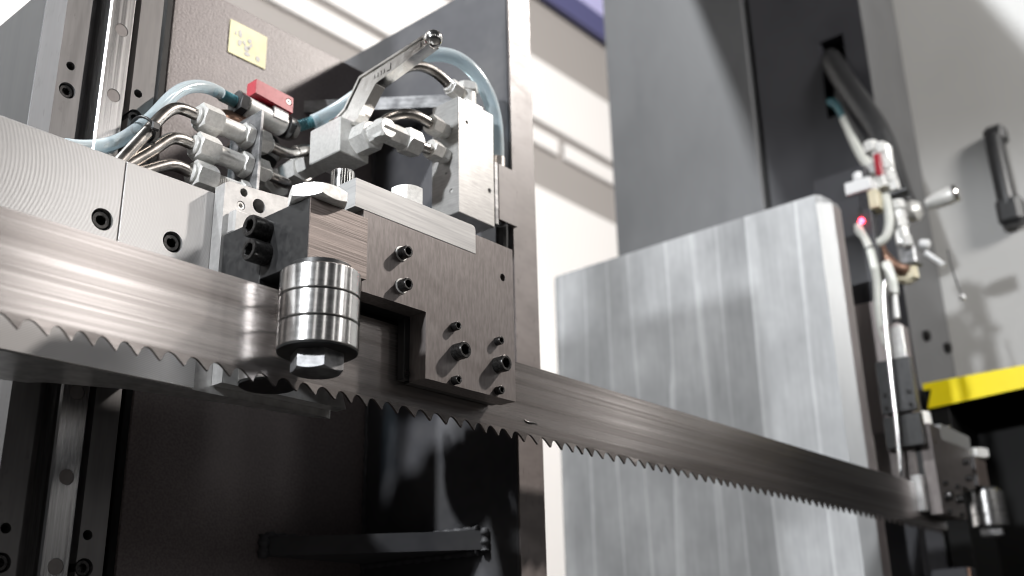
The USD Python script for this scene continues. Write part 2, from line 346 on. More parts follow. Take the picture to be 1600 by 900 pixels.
milled_arcs('flycut_steel')
milled_arcs('crosscut_steel', True)
milled_arcs('flycut_lower', rough=.34)

# ================================================================== SETTING
struct('floor', bx(-40000, 40000, -40000, 40000, -1220, -1200, 1), 'floor_grey', 'grey hall floor')

wall = thing('hall_wall', 'white hall wall with shadow bands painted in grey behind the machine', 'wall', (4000, 3060, -1200))
part(wall, 'wall_body', bx(-4000, 14000, 3060, 3160, -1200, 6000, 2), 'wall_shade', False)
def panel(x0, x1, z0, z1, m='wall_white'): part(wall, 'lit_wall_area', bx(x0, x1, 3030, 3058, z0, z1, 4), m, False)  # white areas are the lit wall between the painted shadow bands
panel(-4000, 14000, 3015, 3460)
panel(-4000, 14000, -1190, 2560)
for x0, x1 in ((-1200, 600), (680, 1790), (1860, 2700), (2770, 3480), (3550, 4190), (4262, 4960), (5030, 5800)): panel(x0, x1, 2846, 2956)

sign = thing('blue_banner', 'slate blue sign board with pale lettering edge high on the hall wall', 'sign', (4600, 3000, 3915))
part(sign, 'lower_board', bx(3000, 7000, 2985, 3025, 3915, 4096, 2), 'banner_blue', False)
part(sign, 'pale_board', bx(3000, 4790, 2990, 3020, 4100, 4600, 2), 'banner_pale', False)
part(sign, 'deep_blue_board', bx(4795, 7000, 2985, 3025, 4100, 4600, 2), 'banner_deep', False)

# ------------------------------------------------------------------ left column: rail plate, body, linear rail
col = thing('left_column', 'grey machine column with bolted rail pads at the far left', 'machine column', (-150, 210, -1200))
holes = [(-187.5, 246.4), (-187.5, 268), (-130, 246.8), (-130, 268.4), (-130, -106.3), (-187.5, -106.3), (-130, -84), (-187.5, -84)]
pp = sbox(-197, -1200, -116, 900)
for (hx, hz) in holes:
    pp = pp.difference(Point(hx, hz).buffer(6.6 if hz in (246.4, 246.8, -106.3) else 3.6, 20))
pl = mf(plate(pp, 1, 158, 197))
pl = pl - bx(-177, -136, 150, 175, -1300, 1000, .1)      # the rail lies in a shallow groove
part(col, 'rail_plate', pl, 'column_plate', 20)
part(col, 'column_body', bx(-197, -120, 197.5, 620, -1200, 358, 1), 'column_side', False)
part(col, 'rear_web', bx(-119.5, 20, 345, 360, -1200, 470, 1), 'black_paint', False)  # backing painted black so the gap looks shaded
part(col, 'gap_shade_strip', bx(-56, -48.6, 262, 344, -1200, 470, 1), 'black_paint', False)  # black strip standing in for the shade in the gap
for (hx, hz) in holes:
    big = hz in (246.4, 246.8, -106.3)
    if big: part(col, 'cap_screw', cap_screw((hx, 166, hz), (0, -1, 0), 5.6, 6, 5.4), 'screw_black')
    else: part(col, 'tapped_hole', cyl((hx, 172, hz), (0, -1, 0), 3.5, 2, .1, 20), 'dark_hole')
rail = thing('linear_rail', 'polished upright linear guide rail with round hole caps on the left column', 'guide rail', (-155, 160, -1200))
prof = Polygon([(-165.6, 175), (-165.6, 166), (-163.0, 162.5), (-163.0, 160.5), (-165.6, 157.5), (-165.6, 151.6), (-164.3, 150), (-145.7, 150), (-144.4, 151.6), (-144.4, 157.5), (-147, 160.5), (-147, 162.5), (-144.4, 166), (-144.4, 175)])
rl = mf(plate(prof, 2, -1190, 900))
rail_holes = [313.2 + 60.1 * k for k in (0, -1, -2, -3, -4, -5, -6, -7, 1, 2)]
for z in rail_holes: rl = rl - mf(cyl((-154.3, 153, z), (0, -1, 0), 5.6, 6, .05, 36))
part(rail, 'rail_body', rl, 'rail_steel', 20)
for z in rail_holes:
    part(rail, 'hole_cap', cyl((-154.3, 153, z), (0, -1, 0), 5.4, 2.7, .2, 36), 'rail_cap')

# ------------------------------------------------------------------ welded frame: back plate, side plate, gussets
fr = thing('welded_frame', 'brown grey hammer-painted welded frame with side plate and corner gussets', 'machine frame', (120, 264, -1200))
part(fr, 'back_plate', bx(-48, 218.5, 264, 300, -1200, 483, 2), 'hammer_paint', 25)
part(fr, 'side_plate', bx(219, 256, 60, 620, -1200, 531, 1), 'shaded_paint', 25)
part(fr, 'front_edge', bx(219.5, 255.5, 57.5, 59.7, -1200, 530.5, .5), 'post_paint', 25)
def gusset(z0, z1, y_near, x_far, name):
    g = Polygon([(218.8, y_near), (218.8, 263.8), (x_far, 263.8)])
    part(fr, name, plate(g, 2, z0, z1), 'gusset_edge' if z0 > 0 else 'shaded_paint', False)
gusset(394, 408.5, 134, 117, 'gusset')
gusset(-75, -58, 99, 97, 'gusset')
rs = np.random.RandomState(3)
def bead(p0, p1, r, n, seed, mt='shaded_paint'):
    q = np.linspace(p0, p1, n); rr = r * (1 + .25 * np.sin(np.arange(n) * 1.9 + seed))
    part(fr, 'weld_bead', tube(q, rr, 8, 2), mt, True)
bead((218, 263, -1000), (218, 263, 480), 2.6, 330, 0, 'shaded_paint')
bead((217.5, 106, -56.5), (217.5, 262, -56.5), 3.5, 40, 1); bead((217.5, 106, -76.5), (217.5, 262, -76.5), 3.5, 40, 2)
bead((217.5, 97.5, -77), (217.5, 97.5, -56), 4, 9, 2); bead((96, 262.5, -77), (96, 262.5, -56), 5, 9, 4)
bead((98, 262.5, -56.5), (217, 262.5, -56.5), 3.5, 30, 5)
bead((217.5, 135, 410), (217.5, 262, 410), 3.0, 36, 6)

stk = thing('yellow_sticker', 'pale yellow adhesive label with smudged grey print on the brown plate', 'sticker', (40, 263, 424))
part(stk, 'paper', bx(17.5, 63.5, 262.9, 263.7, 423, 462.5, .1), 'yellow_paper', False)
def blot(cx, cz, w, h, a, seed):
    t = np.linspace(0, 2 * np.pi, 18)[:-1]
    r = 1 + .25 * (vnoise(np.c_[t * 1.5, np.full(17, seed), np.zeros(17)], seed) - .5)
    x, z = w * np.cos(t) * r, h * np.sin(t) * r
    pol = Polygon(np.c_[cx + x * math.cos(a) - z * math.sin(a), cz + x * math.sin(a) + z * math.cos(a)])
    part(stk, 'smudged_print', plate(pol, 1, 262.55, 262.75), 'ink_grey', False)
for i, b_ in enumerate([(30, 451, 2.2, 5.2, .05), (30, 440, 2.4, 4.0, 0), (35.5, 442, 1.6, 3.0, .5), (42, 447, 2.6, 3.0, 0), (39, 437, 3.4, 3.2, .3), (43, 441, 1.4, 5, -.5), (40, 430.5, 4, 2.4, .1), (53.5, 431, 2.6, 3.4, .2), (24.5, 449, 1.0, 2.4, 0)]): blot(*b_, i)

# ------------------------------------------------------------------ guide arm (bar) behind the blade
arm = thing('guide_beam', 'wide bright milled steel bar with swirl tool marks behind the blade', 'machine beam', (-190, 95, 11))
def bar_piece(x0, x1, scr):
    b = bx(x0, x1, 82, 112, 40, 165.3, .8)
    for sx, sz in scr: b = b - mf(cyl((sx, 96, sz), (0, -1, 0), 8.0, 16, .05, 40))
    return b
part(arm, 'long_bar', bar_piece(-470, -173.1, [(-185.5, 116)]), 'flycut_steel', 25)
part(arm, 'end_piece', bar_piece(-172.9, -97, [(-131, 115.6)]), 'crosscut_steel', 25)
for sx, sz in ((-185.5, 116), (-131, 115.6)):
    part(arm, 'cap_screw', cap_screw((sx, 96, sz), (0, -1, 0), 6.6, 12, 6.5), 'screw_black')
low = Polygon([(-470, 82), (8, 82), (22, 84.5), (10, 90), (-20, 94), (-60, 99), (-136, 112), (-186, 134), (-194, 143), (-208, 147), (-470, 147)])
part(arm, 'lower_beam', mf(plate(low, 2, 11, 39.9)), 'milled_steel', 25)
part(arm, 'front_lower_plate', bx(-470, -105.5, 79.6, 81.8, 11.4, 60, .4), 'flycut_lower', 25)

part(arm, 'light_block', bx(-215, -100, 113, 148.5, 40.2, 150, 1), 'black_oxide', 25)  # hidden block added to keep side light off the frame interior
brk = thing('guide_bracket', 'light grey upright bracket with drilled holes between arm and dark roller block', 'bracket', (-65, 75, 16))
bp_ = Polygon([(-100, 16), (-100, 169.5), (-96, 172), (-60, 174.5), (-42, 176.5), (-20, 178), (-8, 178), (-8, 60), (-8, 16)])
for cx, cz, r in ((-83, 167, 3.4), (-84.7, 155.6, 3.7), (-68.6, 160.5, 5.8)):
    bp_ = bp_.difference(Point(cx, cz).buffer(r, 16))
part(brk, 'bracket_body', plate(bp_.intersection(sbox(-100, 60, 60, 200)), 1, 69, 81.6), 'milled_steel', 25)
part(brk, 'foot', plate(Polygon([(-90, 16.6), (-90, 59.9), (-8, 59.9), (20, 30), (25, 16.6)]), 1, 69, 81.6), 'milled_steel', 25)
for cx, cz, r in ((-83, 167, 3.4), (-68.6, 160.5, 5.8)):
    part(brk, 'drilled_hole', cyl((cx, 81, cz), (0, -1, 0), r, .6, .05, 24), 'dark_hole')
part(brk, 'set_screw', cap_screw((-84.7, 76, 155.6), (0, -1, 0), 3.5, 6.6, 3.2), 'zinc')
part(brk, 'shade_mount', bx(-45, 115, 18.6, 68.4, 62, 79, .5), 'black_oxide', 25)  # hidden blocks added to shade the rail pads, also tie head to arm
part(brk, 'shade_mount', bx(-45, 115, 18.6, 80, 79.4, 134, .5), 'black_oxide', 25)
part(brk, 'machined_step', bx(-96, -46, 60, 68.9, 128, 147, 1.5), 'milled_steel', 25)

# ------------------------------------------------------------------ saw blade
bl = thing('saw_band', 'long brown-grey band saw blade with hooked teeth crossing the whole picture', 'saw blade', (300, 0, 0))
Z0 = 7.6
known = [-266.4, -249.8, -236.2, -222.4, -208.7, -194.7, -179.4, -163.1, -146.6, -129.5, -112.8, -94.5, -76.5, -61.1, -43.7]
tips = list(known)
while tips[0] > -420: tips.insert(0, tips[0] - random.choice([14.2, 15.6, 16.8]))
cycle = [15.2, 13.9, 14.6, 16.0, 17.4, 16.6, 17.8, 15.9]
k = 0
while tips[-1] < 1130: tips.append(tips[-1] + cycle[k % 8]); k += 1
back = Polygon([(tips[0], Z0), (tips[0], 66.4), (tips[0] + .6, 67)] + [(1140, 67), (1140, Z0)])
part(bl, 'blade_body', plate(back, 1, 0, 2.0), 'blade_steel', False)
for i in range(len(tips) - 1):
    a, b = tips[i], tips[i + 1]; p = b - a
    # the gullet begins at tip a (rake face going up), arches over, and the tooth back runs down to tip b
    g = [(0, 0), (.04, 1.8), (.08, 3.6), (.13, 5.0), (.19, 6.0), (.26, 6.6), (.34, 6.8), (.43, 6.6), (.50, 6.2), (.57, 5.5), (.65, 4.6), (.74, 3.4), (.83, 2.1), (.92, .9), (1, 0)]
    # a tooth is what lies between the arch of one gullet and the arch of the next
    if i + 2 < len(tips):
        c = tips[i + 2]; q = c - b
        right = [(b + u * q, v) for u, v in g if u <= .34]
        left = [(a + u * p, v) for u, v in g if u >= .34]
        poly = Polygon([(a + .34 * p, Z0)] + left + right[1:] + [(b + .34 * q, Z0)])
        t = plate(poly, 1, 0, 2.0)
        s = (0.0, .22, -.22)[i % 3]                                   # the set of the teeth
        v = t.vertices.copy(); v[:, 1] += s * np.clip((Z0 - v[:, 2]) / Z0, 0, 1)
        part(bl, 'tooth', trimesh.Trimesh(v, t.faces, process=False), 'tooth_steel', False)

part(bl, 'burr', [tube([(160, -.2, 18.2), (165, -.6, 16.8), (170, -.4, 17.3), (177, -.2, 17.0)], [.3, 1.0, .7, .2], 8, 4)], 'screw_black', True)
# ------------------------------------------------------------------ left guide head
def guide_head(c, tagword, labels):
    """roller block, guide plate and top block; c: None or the mirror axis sum for the far head"""
    mm = (lambda m: m) if c is None else (lambda m: mirror_x(m, c))
    px = (lambda x: x) if c is None else (lambda x: c - x)
    blk = thing('roller_block', labels[0], 'block', (px(-70), 0, 80))
    part(blk, 'overhang', mm(bx(-98, -46, -31, 21, 79.8, 126.8, .5) if c else bx(-98, -46, -30.2, 21, 79.8, 126.8, .4)), 'black_oxide', 25)
    part(blk, 'rear_leg', mm(bx(-98, -46, 21.3, 68.5, 60, 127.2, .5)), 'black_oxide', 25)
    part(blk, 'sawn_front', mm(bx(-97.6, -45.9, -31.4, -30.4, 79.9, 126.6, .15)), 'sawn_face', 25)
    for y, z in ((16, 114.5), (15, 96.5)):
        part(blk, 'cap_screw', mm(cap_screw((-98, y, z), (-1, 0, 0), 8.3, 15, 8.2)), 'screw_black')
    part(blk, 'shaft_nut', mm(hexa((-83, -20, 126.9), (0, 0, 1), 38, 10.5, b=2, roll=math.pi / 6)) if c is None else mm(hexa((-83, -20, 126.9), (0, 0, 1), 40, 15.5)), 'zinc', 25)
    gp = thing('guide_plate', labels[1], 'guide plate', (px(65), -17, 22))
    pol = Polygon([(-45.5, 73), (18, 73), (18, 22), (119, 22), (119, 152.5), (73.5, 152.5), (73.5, 135.4), (-45.5, 135.4)]).difference(Point(106, 124.2).buffer(3.2, 16))
    part(gp, 'plate', mm(plate(pol, 1, -26, -9)), 'ground_plate', 25)
    part(gp, 'chamfer_edge', mm(bx(73.8, 118.8, -25, -9.2, 152.6, 153.2, .2)), 'ground_plate', 25)
    part(gp, 'drilled_hole', mm(cyl((106, -12, 124.2), (0, -1, 0), 3.2, 1, .05, 20)), 'dark_hole')
    part(gp, 'carbide_pad', mm(bx(20, 117, -8.9, -1.2, 22.6, 66, .4)), 'black_oxide', 25)
    part(gp, 'rear_web', mm(bx(-44, 118, -8.9, 18, 78, 134, .4)), 'black_oxide', 25)
    part(gp, 'pad_clip', mm(bx(13, 19.4, -8.5, -1.0, 24, 72, .4)), 'black_oxide', 25)
    part(gp, 'pad_screw', mm(cyl((15, -8.6, 29), (0, -1, 0), 2.2, 2.0, .3, 16)), 'screw_black')
    for x, z, r, h in ((-8, 112, 4.7, 8), (-7.5, 86.6, 4.7, 8), (47.5, 68, 3.4, 5.5), (97, 67.3, 3.4, 5.5), (50.5, 48.6, 6.6, 10), (97.3, 47.8, 6.6, 10), (47.8, 25.8, 3.4, 5.5), (96.5, 26.8, 3.4, 5.5)):
        part(gp, 'cap_screw', mm(cap_screw((x, -26, z), (0, -1, 0), r, h)), 'screw_black')
        if c is None and z > 80: part(gp, 'washer', cyl((x, -26, z), (0, -1, 0), r + 1.1, 1.0, .2, 28), 'zinc')
    tb = thing('top_block', labels[2], 'block', (px(10), 0, 136))
    tp = Polygon([(-54, 135.6), (73.2, 135.6), (73.2, 156), (72.4, 158.4), (70, 159.6), (-54, 158)])
    part(tb, 'block_body', mm(plate(tp, 1, -26.3, 24)), 'grey_block', 25)
    part(tb, 'dowel', mm(cyl((-41, 4, 150), (0, 0, 1), 9, 27, .8, 32)), 'chrome')
    part(tb, 'clamp_nut', mm(hexa((33, 12, 156), (0, 0, 1), 25, 34, roll=.3)), 'zinc', 25)
    return blk, gp, tb

guide_head(None, 'near', ('dark block with sawn brown front above the near roller, two socket screws', 'large dark grey guide plate with eight socket screws beside the near roller',
                          'light grey block set on top of the near guide plate'))

# ------------------------------------------------------------------ rollers: one built, the others refer to it
def roller(label, cx, cy, dz, bolt=True, R=27):
    ro = thing('guide_roller', label, 'roller', (cx, cy, 17 + dz))
    def ring(z0, z1, r): return lathe([(r - 2.6, z0), (r - .9, z0 + .15), (r, z0 + .9), (r, z1 - .9), (r - .9, z1 - .15), (r - 2.6, z1)], (cx, cy, dz), (0, 0, 1), 96)
    part(ro, 'bearing_ring', ring(56.5, 74.4, R), 'ring_steel', 30)
    part(ro, 'bearing_ring', ring(38.0, 56.3, R), 'ring_steel', 30)
    part(ro, 'bearing_ring', ring(20.0, 37.8, R), 'ring_steel', 30)
    part(ro, 'bottom_seal', lathe([(R - 13, 18.4), (R - 1.8, 18.4), (R - .4, 19.2), (R - .2, 20.1), (R - 13, 20.1)], (cx, cy, dz), (0, 0, 1), 64), 'black_oxide')
    part(ro, 'top_spacer', cyl((cx, cy, 74.2 + dz), (0, 0, 1), R - 6, 5.3, .3, 48), 'black_oxide')
    if bolt: part(ro, 'shaft_bolt', hexa((cx, cy, 18.5 + dz), (0, 0, -1), 31, 13, roll=.42, chamfer=(False, True)), 'gusset_edge', 25)
    return ro
ro = roller('shiny bearing roller of three rings with hex bolt in front of the blade', -83, -27.2, 0)
roller('dark roller end peeping out below the teeth behind the blade', -85, 21.9, -13.5, False, 20)
def copy_thing(src, at, label):
    path = unique('/World', src.split('/')[-1])
    x = UsdGeom.Xform.Define(stage, path); p = x.GetPrim()
    p.GetReferences().AddInternalReference(src); p.SetInstanceable(True)
    UsdGeom.Xformable(p).GetOrderedXformOps()[0].Set(Gf.Vec3d(*(np.array(at, float) * S)))
    setdata(p, label, stage.GetPrimAtPath(src).GetCustomDataByKey('category'))
    origin[path] = np.array(at, float)
    return path

# ------------------------------------------------------------------ manifold block and its bracket
mb = thing('manifold_block', 'tall pale aluminium manifold block with small drilled holes beside the post', 'manifold', (160, 65, 215))
mpoly = sbox(134, 214, 184, 336)
body = bx(134, 184, 50, 85, 216, 336.5, .7)
for p_, d_, r_ in (((124 + 22, 50, 313), (0, 1, 0), 2.1), ((177, 50, 252), (0, 1, 0), 2.5), ((134, 59.5, 240), (1, 0, 0), 2.3), ((134, 66, 260), (1, 0, 0), .9)):
    body = body - mf(cyl(np.array(p_) - 2 * np.array(d_, float), d_, r_, 8, .05, 24))
part(mb, 'block_body', body, 'aluminium', 25)
part(mb, 'plug', cyl((136.5, 59.5, 240), (-1, 0, 0), 1.7, 1.5, .3, 16), 'zinc')
part(mb, 'port_boss', bx(152, 176, 56, 80, 336.6, 344, .6), 'aluminium', 25)
# top banjo fitting
part(mb, 'top_fitting', cyl((163, 66, 344), (0, 0, 1), 9.5, 20, .8, 32), 'zinc')
part(mb, 'top_nut', hexa((163, 66, 358), (0, 0, 1), 21, 9), 'zinc', 25)
part(mb, 'side_nut', hexa((152, 66, 354), (-1, 0, .12), 15, 13), 'zinc', 25)
part(mb, 'side_collar', cyl((139.4, 66, 355.5), (-1, 0, .15), 6.2, 3.5, .6, 28), 'zinc')
for z in (303, 277):
    part(mb, 'union_nut', hexa((131, 65, z), (-1, 0, -.02), 15, 7, roll=.3), 'zinc', 25)
    part(mb, 'port_nut', hexa((123, 65, z), (-1, 0, 0), 17, 12, roll=.15), 'zinc', 25)
    part(mb, 'thread', cyl((134, 65, z), (-1, 0, 0), 6.5, 14, .2, 24), 'zinc')
mbk = thing('hose_bracket', 'narrow angle plate on the post beside the manifold block', 'bracket', (205, 55, 225))
part(mbk, 'front_leaf', bx(193, 220, 52.3, 56.8, 228, 288, .5), 'post_paint', 25)
part(mbk, 'side_leaf', bx(187.5, 192.7, 52.6, 76, 222, 288, .5), 'gusset_edge', 25)
part(mbk, 'black_foot', tube([(200, 56, 226), (205, 60, 218), (208, 63, 205), (212, 66, 190)], 6, 10), 'black_plastic')

# ------------------------------------------------------------------ shut-off valve with long lever
va = thing('shutoff_valve', 'square steel shut-off valve with long polished lever and ball end', 'valve', (50, 110, 255))
part(va, 'valve_body', bx(29, 64, 95, 137, 254.5, 289.5, .9), 'zinc', 25)
part(va, 'stem_nut', hexa((46, 121, 289.6), (0, 0, 1), 17, 6), 'chrome', 25)
part(va, 'stem_dome', lathe([(8, 0), (7.4, 3), (5, 5.4), (.1, 6)], (46, 121, 295.6), (0, 0, 1), 32), 'chrome')
# cranked lever: a flat arm with raised rims, rising from the stem and then reaching forward
outl = Polygon([(122, 290.5), (121, 297), (104, 304.5), (84.5, 329.5), (3, 336.0), (-4, 326.5), (63, 315.0), (86, 288.5), (92, 285.5)]).buffer(1.8).buffer(-.6)
inner = outl.buffer(-2.3)
lev = mf(plate(outl.buffer(-.3), 0, 41.7, 50.8)) + mf(plate(outl.difference(inner), 0, 40.5, 52))
lever = part(va, 'lever', lev, 'chrome', 25)
part(lever, 'ball_end', trimesh.creation.icosphere(4, 8.2).apply_translation((46, -4.5, 332.5)), 'chrome', True)
part(lever, 'raised_mark', bx(41.0, 41.7, 44, 49, 321, 328, .2), 'chrome', 25)
part(lever, 'raised_mark', bx(41.0, 41.7, 6, 12, 327, 332, .2), 'chrome', 25)
for k, w_ in enumerate((2.6, .9, 2.2, 1.6)):
    part(lever, 'raised_letter', bx(41.2, 41.7, 52 + k * 4.2, 52 + k * 4.2 + w_, 321.2 - k * .35, 325.2 - k * .35, .15), 'chrome', 25)
# outlet: nut on the front face, elbow, nut, pipe to the manifold
part(va, 'outlet_nut', hexa((52, 94.8, 272), (0, -1, 0), 25, 19, roll=.25), 'zinc', 25)
part(va, 'outlet_ring', cyl((52, 76, 272), (0, -1, 0), 9.2, 3.2, .6, 32), 'zinc')
el = tube([(52, 75, 272), (52, 68, 272.3), (53.2, 64.6, 273), (57, 63.2, 274), (64, 63, 274.4), (78, 63, 275)], 8.4, 8, 6)
elb = m3.Manifold.hull_points(np.array([(52 + sx * 7.2, y, 272 + sz * 7.2) for y in (75, 57) for sx in (-1, 1) for sz in (-1, 1)], np.float32))
e1 = hexa((52, 76, 272), (0, -1, 0), 17, 20, roll=0, chamfer=(False, True)); e2 = hexa((45, 64.5, 272), (1, 0, 0.03), 17, 32, roll=0, chamfer=(True, False))
part(va, 'elbow', e1 + e2, 'zinc', 25)
part(va, 'elbow_nut', hexa((77, 64.5, 273), (1, 0, .03), 22, 17, roll=.2), 'zinc', 25)
part(va, 'elbow_collar', cyl((75, 64.5, 273), (1, 0, .03), 8.8, 2.6, .6, 28), 'zinc')
part(va, 'outlet_pipe', tube([(92, 64.5, 273.5), (112, 64.8, 276), (126, 65, 277)], 5.1, 18), 'pipe_steel')
# inlet chain at the back
part(va, 'inlet_hex', hexa((45, 137.2, 267), (0, 1, 0), 22, 20, roll=.25), 'zinc', 25)
part(va, 'inlet_ring', hexa((45, 157.4, 267), (0, 1, 0), 20, 7, roll=.25), 'zinc', 25)
part(va, 'inlet_nut', hexa((45, 164.6, 267), (0, 1, -.03), 25, 22, roll=.25), 'zinc', 25)
part(va, 'inlet_pipe', cyl((45, 186.5, 266.3), (0, 1, -.05), 6.2, 18, .3, 24), 'pipe_steel')
part(va, 'inlet_flange', hexa((45, 204.6, 265.4), (0, 1, -.05), 27, 9, roll=.5), 'zinc', 25)

# ------------------------------------------------------------------ bulkhead plate with three rows of unions
bh = thing('bulkhead_plate', 'thin upright grey bulkhead plate that carries the pipe unions', 'bulkhead plate', (-37, 132, 165))
part(bh, 'plate', bx(-35.5, -32.5, 122, 166, 168, 279, .3), 'gusset_edge', 25)
for k_, z in enumerate((257, 229.5)):
    part(bh, 'lock_nut', hexa((-35.8, 136, z), (-1, 0, 0), 20, 8, roll=.2), 'zinc', 25)
    part(bh, 'through_body', cyl((-43.8, 136, z), (-1, 0, 0), 8.2, 24, .5, 30), 'zinc')
    part(bh, 'far_nut', hexa((-32.2, 136, z), (1, 0, 0), 19, 14, roll=.2), 'zinc', 25)
    part(bh, 'far_collar', cyl((-18, 136, z), (1, 0, 0), 7, 4, .6, 24), 'zinc')
part(bh, 'lock_nut', hexa((-35.8, 136, 204), (-1, 0, 0), 18, 8, roll=.2), 'zinc', 25)
th = [(7.0, 0)] + [(7.4 if i % 2 else 6.7, .5 + i * .9) for i in range(34)] + [(7.0, 32)]
part(bh, 'threaded_body', lathe(th, (-43.8, 136, 204), (-1, 0, 0), 24), 'zinc')

def supply_pipe(label, z, pts, dx=0):
    t = thing('hydraulic_pipe', label, 'pipe', (-120, 132, 190))
    part(t, 'bent_tube', tube(pts, 5.0, 18, 10), 'pipe_steel', True)
    part(t, 'union_nut', hexa((-67.5 - dx, 136, z), (-1, 0, 0), 22, 19, roll=.2), 'zinc', 25)
    part(t, 'nut_collar', cyl((-86.3 - dx, 136, z), (-1, 0, 0), 8.4, 3.2, .8, 28), 'zinc')
supply_pipe('topmost of the three bent steel pipes leaving the bulkhead unions', 257, [(-84, 136, 257), (-98, 136, 257.5), (-108, 135, 255), (-117, 133.5, 247), (-130, 132.6, 227), (-146, 132, 200), (-170, 131.5, 160)])
supply_pipe('middle one of the three bent steel pipes leaving the bulkhead unions', 229.5, [(-86, 136, 229.5), (-100, 136, 230), (-110, 135, 226.5), (-122, 134, 214), (-140, 133, 195), (-165, 132, 168)], 1)
supply_pipe('lowest of the three bent steel pipes leaving the bulkhead unions', 204, [(-86, 136, 204), (-98, 136, 205.5), (-108, 135, 204), (-120, 134, 197), (-136, 133, 186), (-165, 132, 168)], 1)
p4 = thing('hydraulic_pipe', 'steel pipe curving from the bulkhead behind the shut-off valve', 'pipe', (10, 136, 255))
part(p4, 'bent_tube', tube([(-16, 136, 257), (-4, 136.5, 257), (8, 138, 259), (20, 141, 266), (36, 146, 276), (60, 152, 282)], 5, 18), 'pipe_steel', True)
part(p4, 'sleeve', cyl((16, 140.2, 264), (.84, .2, .5), 5.8, 16, .4, 20), 'pipe_steel')
p5 = thing('hydraulic_pipe', 'short steel pipe from the bulkhead that ends at the valve inlet flange', 'pipe', (0, 136, 229))
part(p5, 'bent_tube', tube([(-16, 136, 229.5), (0, 138, 229.5), (16, 150, 236), (30, 175, 250)], 4.6, 16), 'pipe_steel', True)
p6 = thing('hydraulic_pipe', 'steel pipe arching from the manifold top fitting behind the lever', 'pipe', (95, 68, 350))
part(p6, 'bent_tube', tube([(140, 66, 356), (131, 66.5, 360), (118, 68, 364), (103, 70, 363.5), (86, 74, 355), (70, 84, 338), (62, 100, 322), (60, 125, 305), (62, 150, 292)], 5.2, 18), 'pipe_steel', True)
p7 = thing('hydraulic_pipe', 'steel pipe arching from the upper side port of the manifold', 'pipe', (95, 66, 300))
part(p7, 'bent_tube', tube([(112, 65, 303), (100, 65.5, 304.5), (86, 68, 304), (74, 76, 299), (68, 92, 290), (70, 120, 280)], 5.2, 18), 'pipe_steel', True)

# ------------------------------------------------------------------ coolant valve with red handle and clear hoses
rv = thing('coolant_valve', 'small coolant valve with red handle between two clear hoses', 'valve', (0, 168, 300))
ax = np.array([1.0, 0.02, -.05])
red = m3.Manifold.hull_points(np.array([(x, y, z + (x + 18) * .0) for x in (-18, 24) for y in (158, 172) for z in ((318, 332) if x < 0 else (314, 330))], np.float32))
part(rv, 'handle', red - mf(cyl((19, 160, 324), (0, -1, 0), 3.6, 6, .1, 20)), 'red_paint', 25)
part(rv, 'handle_screw', cap_screw((19, 160.5, 324), (0, -1, 0), 3.0, 2.4, 2.2), 'zinc')
part(rv, 'valve_body', cyl((-22, 170, 307), ax, 10, 46, 2, 32), 'zinc')
part(rv, 'body_cheek', bx(4, 22, 160, 176, 303, 316, 1), 'bright_steel', 25)
part(rv, 'end_nut', hexa((-22, 170, 307), -ax, 21, 9, roll=.3), 'black_plastic', 25)
part(rv, 'end_collar', cyl((24, 170.6, 305), ax, 11.5, 6, 1, 32), 'black_plastic')
part(rv, 'end_nut', hexa((30, 170.8, 304.6), (1, .05, .15), 19, 6, roll=.1), 'bright_steel', 25)
barb = [(4.5, 0)] + [(c_, 2 + i * 2.6 + j) for i in range(6) for c_, j in ((5.8, 0), (4.8, 2.2))] + [(4.5, 22)]
part(rv, 'hose_barb', lathe(barb, (-30, 170, 307.4), (-1, -.05, .02), 24), 'teal_plastic')
part(rv, 'hose_barb', lathe(barb, (41, 172, 312), (.72, -.55, .42), 24), 'teal_plastic')
rvs = thing('brown_pipe_stub', 'short brown pipe below the coolant valve', 'pipe', (-30, 175, 285))
part(rvs, 'stub', tube([(-44, 176, 284), (-36, 176, 291), (-20, 177, 293), (0, 178, 290), (10, 179, 283)], 8, 18), 'copper_brown', True)
rvb = thing('valve_base', 'dark rounded valve base behind the bulkhead plate', 'valve base', (10, 190, 270))
part(rvb, 'base_body', lathe([(10, 0), (21, 3), (24, 12), (22, 24), (14, 30)], (14, 200, 272), (0, 0, 1), 36), 'black_oxide')
part(rvb, 'base_ring', lathe([(24, 10), (26, 11), (26, 15), (24, 16)], (14, 200, 272), (0, 0, 1), 36), 'pipe_steel')
h1 = thing('clear_hose', 'pale blue clear hose running down left from the coolant valve', 'hose', (-110, 155, 200))
part(h1, 'hose_tube', tube([(-48, 168, 308), (-62, 163, 305), (-78, 158, 298), (-94, 154, 286), (-108, 150, 268), (-121, 147, 247), (-135, 145, 228), (-149, 145, 213), (-168, 143, 200), (-192, 138, 190)], 5.6, 20, 10), 'clear_tube', True)
h2 = thing('clear_hose', 'pale clear hose arching over the lever and down to the post bracket', 'hose', (150, 70, 290))
part(h2, 'hose_tube', tube([(52, 163, 318), (66, 148, 330), (80, 122, 348), (94, 96, 366), (110, 78, 380), (130, 68, 388), (152, 62, 388), (174, 60, 378), (191, 60, 360), (200, 61, 336), (202.5, 62, 312), (202.5, 62, 296)], 7.2, 22, 10), 'clear_tube', True)
part(h2, 'sleeve', cyl((202.5, 62, 300), (0, 0, -1), 8.0, 28, .5, 28), 'pipe_steel')
zt = thing('cable_tie', 'black cable tie binding the clear hose to the topmost bent pipe', 'cable tie', (-128, 142, 226))
part(zt, 'strap', tube([(-133 + 7 * math.cos(t), 138 + 13.5 * math.sin(t), 227 - 7 * math.cos(t)) for t in np.linspace(0, 2 * math.pi, 17)], 1.2, 8, 4), 'black_plastic', True)
part(zt, 'lock_head', bx(-134, -127, 122.5, 126, 222, 229, 1), 'black_plastic', 25)

